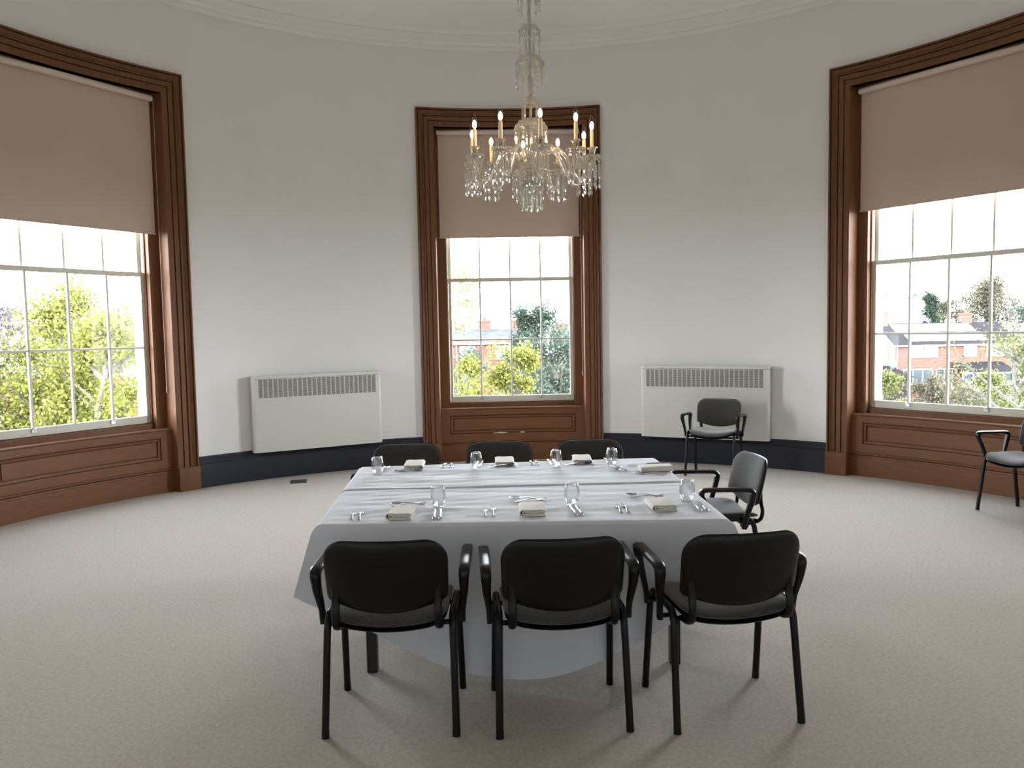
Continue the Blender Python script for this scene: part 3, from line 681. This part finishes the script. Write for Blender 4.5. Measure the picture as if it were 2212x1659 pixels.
def chandelier():
    c = empty('chandelier', (CX, CY, 2.34)); B = 2.34
    def zz(p): return [(max(r, 0.0006), z - B) for r, z in p]
    MB().lathe(zz([(0, 5.13), (0.09, 5.13), (0.09, 5.115), (0.05, 5.09), (0.012, 5.07), (0.010, 4.0), (0.010, 3.45), (0.008, 3.44), (0.008, 2.80), (0.007, 2.45), (0, 2.44)]), 12).build('stem', 'steel', c)
    m = MB()
    m.lathe(zz([(0.010, 3.135), (0.013, 3.12), (0.017, 3.10), (0.022, 3.075), (0.0245, 3.05), (0.022, 3.03), (0.013, 3.022), (0.012, 3.016), (0.020, 3.012), (0.020, 3.006), (0.010, 3.003)]), 12)
    m.build('baluster', 'crystal', c, flat=True)
    cry = prism_mesh(0.19, 0.011, 0.040).build('pendant_prism', 'crystal', flat=True)
    m60 = prism_mesh(0.085, 0.0085, 0.030).build('pendant_prism', 'crystal', flat=True)
    m75 = prism_mesh(0.080, 0.0095, 0.034).build('pendant_prism', 'crystal', flat=True)
    m130 = prism_mesh(0.145, 0.0125, 0.0).build('pendant_prism', 'crystal', flat=True)
    free = {cry.name: 1, m60.name: 1, m75.name: 1, m130.name: 1}
    def tier(zt, r, zr, n, pr, off=0.0):
        p = MB().lathe(zz([(0.009, zt), (r * 0.42, zt - 0.002), (r * 0.72, zt - (zt - zr) * 0.28), (r * 0.93, zt - (zt - zr) * 0.62), (r, zr), (r, zr - 0.005), (r * 0.94, zr - 0.004), (r * 0.88, zt - (zt - zr) * 0.66), (r * 0.66, zt - (zt - zr) * 0.36), (r * 0.38, zt - 0.010), (0.009, zt - 0.008)]), 16)
        beads(p, r * 0.98, zr - B + 0.002, n * 2, 0.0065); beads(p, r * 0.72, (zt + zr) / 2 + 0.012 - B, n, 0.006)
        t = p.build('canopy_tier', 'crystal', c, flat=True)
        for j in range(n):
            if free.pop(pr.name, None): o = pr
            else: o = pr.copy(); COL.objects.link(o)
            a = 2 * pi * (j + off) / n; o.parent = t; o.location = (r * 0.97 * sin(a), r * 0.97 * cos(a), zr - 0.006 - B); o.rotation_euler = (0, 0, -a)
    tier(3.84, 0.064, 3.745, 8, cry)
    tier(3.430, 0.064, 3.385, 8, m60, 0.5)
    tier(3.255, 0.085, 3.200, 11, m75)
    tier(3.003, 0.052, 2.972, 8, m60)
    tier(2.885, 0.098, 2.825, 13, m75, 0.5)
    # central bowl that carries the arms
    m = MB().lathe(zz([(0.01, 2.715), (0.028, 2.705), (0.034, 2.69), (0.030, 2.672), (0.045, 2.662), (0.062, 2.645), (0.066, 2.625), (0.055, 2.60), (0.036, 2.58), (0.030, 2.56), (0.05, 2.545), (0.075, 2.54), (0.082, 2.53), (0.070, 2.52), (0.03, 2.51), (0.01, 2.50)]), 16)
    beads(m, 0.078, 2.545 - B, 18, 0.009); beads(m, 0.064, 2.64 - B, 16, 0.008); beads(m, 0.05, 2.58 - B, 12, 0.008)
    m.build('centre_bowl', 'crystal', c, flat=True)
    tier(2.590, 0.118, 2.556, 12, m75, 0.25)
    tier(2.515, 0.063, 2.495, 12, m130)
    # ten arms, each with pan, prisms, cup, candle and lamp
    RA_, ZP = 0.362, 2.628
    pth = smooth_path([(0, 0.045, 2.60), (0, 0.070, 2.645), (0, 0.105, 2.690), (0, 0.150, 2.700), (0, 0.195, 2.665), (0, 0.232, 2.595), (0, 0.262, 2.535), (0, 0.300, 2.510), (0, 0.338, 2.530), (0, 0.358, 2.575), (0, RA_, 2.625)], 4)
    arm = MB().tube([(x, y, z - B) for x, y, z in pth], 0.0115, 8, ref=(1, 0, 0)).build('arm', 'crystal', c, angle=80)
    ctr = (0, RA_, -B)
    p = MB().lathe([(0.012, ZP - 0.012), (0.034, ZP - 0.006), (0.046, ZP), (0.050, ZP + 0.006), (0.046, ZP + 0.006), (0.032, ZP + 0.001), (0.012, ZP - 0.004)], 14, ctr)
    beads(p, 0.047, ZP + 0.010 - B, 10, 0.0105, (0, RA_)); beads(p, 0.034, ZP + 0.016 - B, 7, 0.008, (0, RA_)); beads(p, 0.043, ZP - 0.010 - B, 10, 0.007, (0, RA_))
    p.build('drip_pan', 'crystal', arm, flat=True)
    MB().lathe([(0.010, ZP + 0.004), (0.014, ZP + 0.016), (0.0165, ZP + 0.035), (0.020, ZP + 0.052), (0.030, ZP + 0.060), (0.031, ZP + 0.063), (0.019, ZP + 0.056), (0.015, ZP + 0.036), (0.012, ZP + 0.018), (0.008, ZP + 0.010)], 12, ctr).build('candle_cup', 'crystal', arm, angle=20)
    MB().lathe([(0.0005, 2.655), (0.0112, 2.655), (0.0112, 2.786), (0.0095, 2.790), (0.0005, 2.790)], 16, ctr).build('candle_sleeve', 'candle_ivory', arm)
    MB().lathe([(0.006, 2.790), (0.0095, 2.798), (0.0142, 2.812), (0.0155, 2.826), (0.0130, 2.845), (0.0075, 2.864), (0.0020, 2.880), (0.0004, 2.882)], 16, ctr).build('bulb', 'pane_glass', arm, angle=80)
    MB().lathe([(0.0004, 2.795), (0.0080, 2.799), (0.0118, 2.811), (0.0115, 2.824), (0.0060, 2.838), (0.0004, 2.844)], 10, ctr).build('filament', 'filament_light', arm)
    pr = prism_mesh(0.112, 0.0095, 0.036).build('prism_drop', 'crystal', arm, flat=True)
    for j in range(8):
        o = pr if j == 0 else pr.copy()
        if j: COL.objects.link(o)
        a = 2 * pi * (j + 0.5) / 8; o.location = (0.046 * sin(a), RA_ + 0.046 * cos(a), ZP - 0.012 - B); o.rotation_euler = (0, 0, -a)
    for j in range(10):
        o = arm if j == 0 else dup(arm)
        o.rotation_euler = (0, 0, pi + radians(6.5 + 36 * j))
    return tag(c, 'cut-glass chandelier with ten lit candle lamps hanging above the table', 'chandelier')
chandelier()

# ================================================================== OUTSIDE
GND = -5.2
g = MB().add([(-140, -20, GND), (140, -20, GND), (140, 220, GND), (-140, 220, GND)], [(0, 1, 2, 3)]).build('ground', 'grass', flat=True)
tag(g, 'grass ground outside below the windows', 'ground', kind='structure')

def tree(name, loc, h, rad, n_leaf, lsize, leaf, lb, seed, trunk=0.12, base=0.3, flatten=1.0, cat='tree', clumps=26, spread=0.33, grp=None, cone=False, droop=0.0):
    rnd = random.Random(seed); t = empty(name, (loc[0], loc[1], GND))
    m = MB(); tips = []
    zc = h * base
    m.tube(smooth_path([(0, 0, 0), (rnd.uniform(-.1, .1), rnd.uniform(-.1, .1), h * 0.35), (rnd.uniform(-.25, .25), rnd.uniform(-.2, .2), h * 0.65), (rnd.uniform(-.3, .3), 0, h * 0.95)], 3), [trunk * (1 - 0.085 * i) for i in range(10)], 7)
    for i in range(clumps):
        a = rnd.uniform(0, 2 * pi); f = rnd.random() ** 0.6; zz = zc + (h - zc) * rnd.random()
        k = (1 - (zz - zc) / (h - zc) * 0.97) if cone else sqrt(max(0.05, 1 - ((zz - (zc + h) / 2) / ((h - zc) / 2)) ** 2))
        rr = rad * f * k
        p = Vector((rr * cos(a), rr * sin(a) * flatten, zz))
        s0 = Vector((0, 0, max(h * 0.16, zz - rr * (0.9 - droop))))
        mid = (s0 + p) / 2 + Vector((rnd.uniform(-.15, .15), rnd.uniform(-.15, .15), rnd.uniform(0.0, 0.25))) * rad * 0.3
        m.tube(smooth_path([s0, mid, p], 3), [trunk * 0.42 * (1 - 0.13 * j) for j in range(7)], 5)
        tips.append((mid, p))
        for q in range(2):
            p2 = p + Vector((rnd.uniform(-1, 1), rnd.uniform(-1, 1), rnd.uniform(-.3, 1))) * rad * 0.22
            m.tube([mid.lerp(p, 0.5), (p + p2) / 2 + Vector((0, 0, .05)), p2], [trunk * 0.16, trunk * 0.10, trunk * 0.05], 4); tips.append((p, p2))
    m.build('trunk', 'bark', t)
    if n_leaf:
        vs, fs = [], []
        for i in range(n_leaf):
            a, b = tips[rnd.randrange(len(tips))]
            c = a.lerp(b, rnd.uniform(0.25, 1.1)) + Vector((rnd.gauss(0, 1), rnd.gauss(0, 1) * flatten, rnd.gauss(0, .8))) * rad * spread * 0.35
            s = lsize * rnd.uniform(0.6, 1.3)
            n1 = Vector((rnd.gauss(0, 1), rnd.gauss(0, 1), rnd.gauss(0, 1))).normalized(); n2 = n1.orthogonal().normalized()
            n3 = (n1.cross(n2) * cos(i) + n2 * sin(i)).normalized(); n2 = n1.cross(n3)
            k = len(vs); vs += [c - n2 * s * 0.5, c + n3 * s * 0.35, c + n2 * s * 0.6, c - n3 * s * 0.35]; fs.append((k, k + 1, k + 2, k + 3))
        MB().add(vs, fs).build('foliage', leaf, t, flat=True)
    return tag(t, lb, cat, grp)

# through the left window
tree('maple_tree', (-9.35, 16.2), 7.75, 1.75, 24000, 0.075, 'leaf_yellow', 'tallest yellow-green maple, its crown peaking in the left window', 1, clumps=44)
tree('maple_tree', (-7.85, 15.0), 7.15, 1.25, 18000, 0.070, 'leaf_yellow', 'loose yellow maple along the right side of the left window', 2, clumps=40)
tree('maple_tree', (-11.2, 15.6), 7.1, 1.6, 19000, 0.075, 'leaf_lime', 'lime green maple by the left photo edge, outside the window', 3, clumps=40)
tree('maple_tree', (-9.70, 19.2), 7.3, 1.8, 21000, 0.075, 'leaf_yellow', 'dense yellow maple between the tallest and the loose one', 23, clumps=40)
tree('laurel_shrub', (-8.15, 12.7), 4.85, 0.85, 9000, 0.085, 'leaf_dark', 'dark green laurel at the bottom of the left window', 4, cat='shrub', base=0.08)
tree('conifer_tree', (-30.6, 53), 9.4, 1.9, 9000, 0.22, 'leaf_dark', 'dark conifer behind the crown of the tallest yellow maple', 5, base=0.2, cone=True, clumps=50)
tree('birch_tree', (-31.5, 49), 9.0, 2.2, 5200, 0.16, 'leaf_purple', 'purplish budding tree far off at left photo edge', 6, clumps=44)
tree('birch_tree', (-26.0, 50), 8.6, 2.6, 4600, 0.16, 'leaf_purple', 'purplish budding tree far behind the loose yellow maple', 7, clumps=44)
# through the middle window
tree('sycamore_tree', (-1.10, 18.6), 8.2, 1.15, 6500, 0.065, 'leaf_yellow', 'tall sparse sapling at the left side of the middle window', 8, clumps=34, base=0.2, trunk=0.055)
tree('maple_tree', (0.12, 16.0), 6.55, 0.85, 15000, 0.065, 'leaf_yellow', 'bright yellow maple low in the middle window', 9, clumps=36)
tree('maple_tree', (-0.95, 15.4), 6.35, 0.75, 10000, 0.065, 'leaf_yellow', 'low yellow maple at the foot of the sparse sapling', 26, clumps=30)
tree('holly_tree', (1.55, 25.6), 6.75, 2.0, 26000, 0.10, 'leaf_grey', 'grey-green holly mass low in the middle window', 10, base=0.1, clumps=60)
tree('holly_tree', (-1.5, 26.5), 6.0, 1.5, 11000, 0.10, 'leaf_grey', 'grey-green bush behind the sparse sapling', 11, base=0.1, clumps=44)
tree('cedar_tree', (1.55, 50), 8.5, 1.9, 13000, 0.17, 'leaf_dark', 'dark round cedar above the rooftops in the middle window', 12, base=0.25, clumps=60)
tree('maple_tree', (1.35, 14.6), 5.75, 0.62, 6500, 0.060, 'leaf_yellow', 'small yellow branch clump before the grey-green holly', 13, clumps=22)
# through the right window
tree('maple_tree', (12.3, 18.8), 6.5, 1.7, 9500, 0.055, 'leaf_lime', 'open branching tree in front of the brick house', 14, clumps=46, trunk=0.13)
tree('maple_tree', (10.0, 17.6), 5.6, 1.05, 6000, 0.055, 'leaf_tan', 'low twiggy tree between hedge and the open branching tree', 15, clumps=36, trunk=0.07)
tree('privet_shrub', (10.35, 21.6), 5.55, 0.95, 14000, 0.070, 'leaf_lime', 'leafy green shrub at the lower left corner of the right window', 16, cat='shrub', base=0.05, clumps=44, grp='shrubs before the brick house')
tree('privet_shrub', (11.9, 21.9), 5.30, 0.95, 13000, 0.070, 'leaf_tan', 'dull olive shrub, middle of the row before the brick house', 24, cat='shrub', base=0.05, clumps=44, grp='shrubs before the brick house')
tree('privet_shrub', (13.6, 22.2), 5.25, 1.05, 13000, 0.070, 'leaf_lime', 'green shrub behind the trunk of the open branching tree', 25, cat='shrub', base=0.05, clumps=44, grp='shrubs before the brick house')
tree('conifer_tree', (48.5, 90), 10.2, 2.2, 9000, 0.25, 'leaf_dark', 'dark pointed conifer behind the house roof', 17, base=0.15, cone=True, clumps=54)
tree('oak_tree', (63.5, 104), 12.4, 4.6, 15000, 0.26, 'leaf_tan', 'broad tan tree behind the right chimney', 18, base=0.2, clumps=60)
tree('oak_tree', (54.5, 98), 9.6, 3.0, 9000, 0.25, 'leaf_tan', 'lower tan tree beside the dark pointed conifer', 19, base=0.2, clumps=46)
tree('oak_tree', (59.0, 86), 11.2, 3.4, 13000, 0.25, 'leaf_grey', 'dark woodland tree at the right photo edge', 20, base=0.2, clumps=56)
tree('birch_tree', (40.3, 84), 10.6, 1.8, 1500, 0.17, 'leaf_purple', 'thin bare tree rising behind the left chimney', 21, clumps=40, trunk=0.08)
tree('birch_tree', (44.3, 86), 10.2, 1.8, 1200, 0.17, 'leaf_purple', 'thin bare tree standing left of the dark conifer', 22, clumps=40, trunk=0.08)

def pitched(m, x0, x1, y0, y1, ze, zr, ov=0.25):
    ym = (y0 + y1) / 2
    v = [(x0 - ov, y0 - ov, ze - 0.12), (x1 + ov, y0 - ov, ze - 0.12), (x1 + ov, ym, zr), (x0 - ov, ym, zr), (x1 + ov, y1 + ov, ze - 0.12), (x0 - ov, y1 + ov, ze - 0.12)]
    v += [(a, b, c - 0.14) for a, b, c in v]
    m.add(v, [(0, 1, 2, 3), (3, 2, 4, 5), (6, 9, 8, 7), (9, 11, 10, 8), (0, 6, 7, 1), (5, 4, 10, 11), (0, 3, 9, 6), (3, 5, 11, 9), (1, 7, 8, 2), (2, 8, 10, 4)])
def house(name, x0, x1, y0, y1, ze, zr, wins, chims, roofm, wallm, lb, extra=None):
    ox, oy = (x0 + x1) / 2, (y0 + y1) / 2
    h = empty(name, (ox, oy, GND)); T = lambda x, y, z: (x - ox, y - oy, z - GND)
    ym = (y0 + y1) / 2; m = MB()
    prof = [(y0, GND), (y1, GND), (y1, ze), (ym, zr - 0.1), (y0, ze)]
    m.rings([[T(x, y, z) for y, z in prof] for x in (x0, x1)])
    m.build('wall', wallm, h, flat=True)
    m = MB(); pitched(m, x0 - ox, x1 - ox, y0 - oy, y1 - oy, ze - GND, zr - GND); m.build('roof', roofm, h, flat=True)
    b = MB().box(T(ox, y0 - 0.27, ze - 0.16), (x1 - x0 + 0.5, 0.10, 0.16))
    b.tube([T(x0 + 0.1, y0 - 0.08, ze - 0.2), T(x0 + 0.1, y0 - 0.08, GND)], 0.05, 6)
    for sgn, z in ((-1, 0), (1, 0)): b.add([T(x0 - 0.27, ym + sgn * ((y1 - y0) / 2 + 0.3), ze - 0.30), T(x0 - 0.27, ym, zr - 0.18), T(x0 - 0.27, ym, zr + 0.02), T(x0 - 0.27, ym + sgn * ((y1 - y0) / 2 + 0.3), ze - 0.10)], [(0, 1, 2, 3)])
    b.build('gutter', 'upvc', h)
    for x, z, w, hh, nb in wins:
        f = MB(); y = y0 - 0.03
        for z_ in (z - hh / 2, z + hh / 2): f.box(T(x, y, z_), (w + 0.1, 0.09, 0.10))
        for i in range(nb + 1): f.box(T(x - w / 2 + w * i / nb, y, z), (0.09, 0.09, hh))
        fo = f.build('window', 'upvc', h); MB().box(T(x, y0 - 0.01, z), (w, 0.03, hh)).build('pane', 'house_glass', fo)
    for x, y, w, z in chims:
        cb = MB().box(T(x, y, z - 1.0), (w, w * 0.8, 2.0)).box(T(x, y, z - 0.08), (w + 0.12, w * 0.8 + 0.12, 0.14)).build('chimney', 'brick_red', h)
        MB().lathe([(0.001, 0), (0.13, 0), (0.10, 0.32), (0.001, 0.32)], 8, T(x, y, z)).build('chimney_pot', 'brick_red', cb)
    if extra: extra(h, T)
    return tag(h, lb, 'house')
def brick_extra(h, T):
    x0, x1, y0, ze, zr = 34.6, 45.6, 70.0, -0.15, 1.75; ym = 73.5
    sl = lambda f: (y0 + (ym - y0) * f, ze + (zr - ze) * f + 0.06)
    for f0, f1, a, b in ((0.12, 0.50, 36.0, 43.2), (0.56, 0.92, 35.5, 43.0)):
        (ya, za), (yb, zb) = sl(f0), sl(f1); n = 7
        for i in range(n):
            u0, u1 = a + (b - a) * i / n + 0.02, a + (b - a) * (i + 1) / n - 0.02
            MB().add([T(u0, ya, za), T(u1, ya, za), T(u1 - 0.0, yb, zb), T(u0, yb, zb), T(u0, ya, za - .05), T(u1, ya, za - .05), T(u1, yb, zb - .05), T(u0, yb, zb - .05)], [(0, 1, 2, 3), (4, 5, 1, 0), (5, 6, 2, 1), (7, 4, 0, 3)]).build('solar_panel', 'solar', h, flat=True)
    # lean-to with a tiled roof and white glazing, and the low garage roof at the gable
    MB().add([T(39.5, 68.0, -2.55), T(44.2, 68.0, -2.55), T(44.2, 70.0, -1.85), T(39.5, 70.0, -1.85), T(39.5, 68.0, -2.65), T(44.2, 68.0, -2.65)], [(0, 1, 2, 3), (4, 5, 1, 0)]).build('porch_roof', 'roof_tile', h, flat=True)
    f = MB().box(T(41.85, 68.15, -2.75), (4.6, 0.12, 0.16)).box(T(41.85, 68.15, -4.3), (4.6, 0.12, 1.6))
    for i in range(6): f.box(T(39.65 + 0.88 * i, 68.15, -3.4), (0.10, 0.12, 1.3))
    f.build('conservatory', 'upvc', h); MB().box(T(41.85, 68.3, -3.2), (4.4, 0.05, 1.2)).build('conservatory_glass', 'house_glass', h)
    MB().add([T(32.2, 67.6, -3.0), T(35.2, 67.6, -3.0), T(34.4, 70.5, -2.1), T(32.2, 70.5, -2.1), T(35.2, 71.0, -3.0)], [(0, 1, 2, 3), (1, 4, 2)]).box(T(33.6, 69.4, -4.1), (2.6, 3.0, 2.1)).build('garage', 'roof_tile', h, flat=True)
    MB().lathe([(0.01, 0.12), (0.25, 0.10), (0.42, 0.04), (0.5, 0.0), (0.42, 0.05), (0.01, 0.14)], 16).build('satellite_dish', 'dish_green', h, loc=T(33.6, 68.6, -1.75)).rotation_euler = (radians(70), 0, radians(20))
    MB().tube([T(33.6, 68.7, -2.6), T(33.6, 68.7, -1.8)], 0.04, 6).build('dish_pole', 'dish_green', h)
house('brick_house', 34.6, 45.6, 70.0, 77.0, -0.15, 1.75,
      [(37.2, -0.85, 2.3, 0.95, 2), (41.3, -0.85, 1.1, 0.95, 1), (43.9, -0.85, 2.2, 0.95, 2), (36.6, -3.1, 2.6, 1.3, 3), (39.0, -3.1, 1.4, 1.3, 2)],
      [(34.9, 73.4, 0.95, 2.75), (42.9, 73.6, 0.85, 2.6)], 'roof_tile', 'brick_red', 'red brick house with solar panels outside the right window', brick_extra)
house('brick_house', -26.5, -15.0, 40.0, 46.0, 0.0, 1.35, [(-21.6, -0.75, 1.3, 1.1, 2), (-19.3, -0.75, 1.3, 1.1, 2)], [], 'roof_pale', 'brick_red', 'brick house hidden behind the yellow maples')
house('terrace_house', -6.5, 2.6, 62.0, 68.0, 0.9, 1.9, [(-3.5, 0.0, 1.2, 1.0, 2), (-0.6, 0.0, 1.2, 1.0, 2)], [(-2.2, 65, 1.0, 2.6), (0.6, 65, 1.0, 2.6)], 'roof_pale', 'brick_red', 'pale-roofed terrace house with two chimneys behind the sapling')
house('terrace_house', 3.3, 9.5, 56.0, 62.0, 0.6, 1.65, [(4.4, -0.3, 1.2, 1.0, 2)], [(3.8, 58.5, 0.9, 2.2)], 'roof_pale', 'upvc', 'low pale-roofed house beyond the holly')
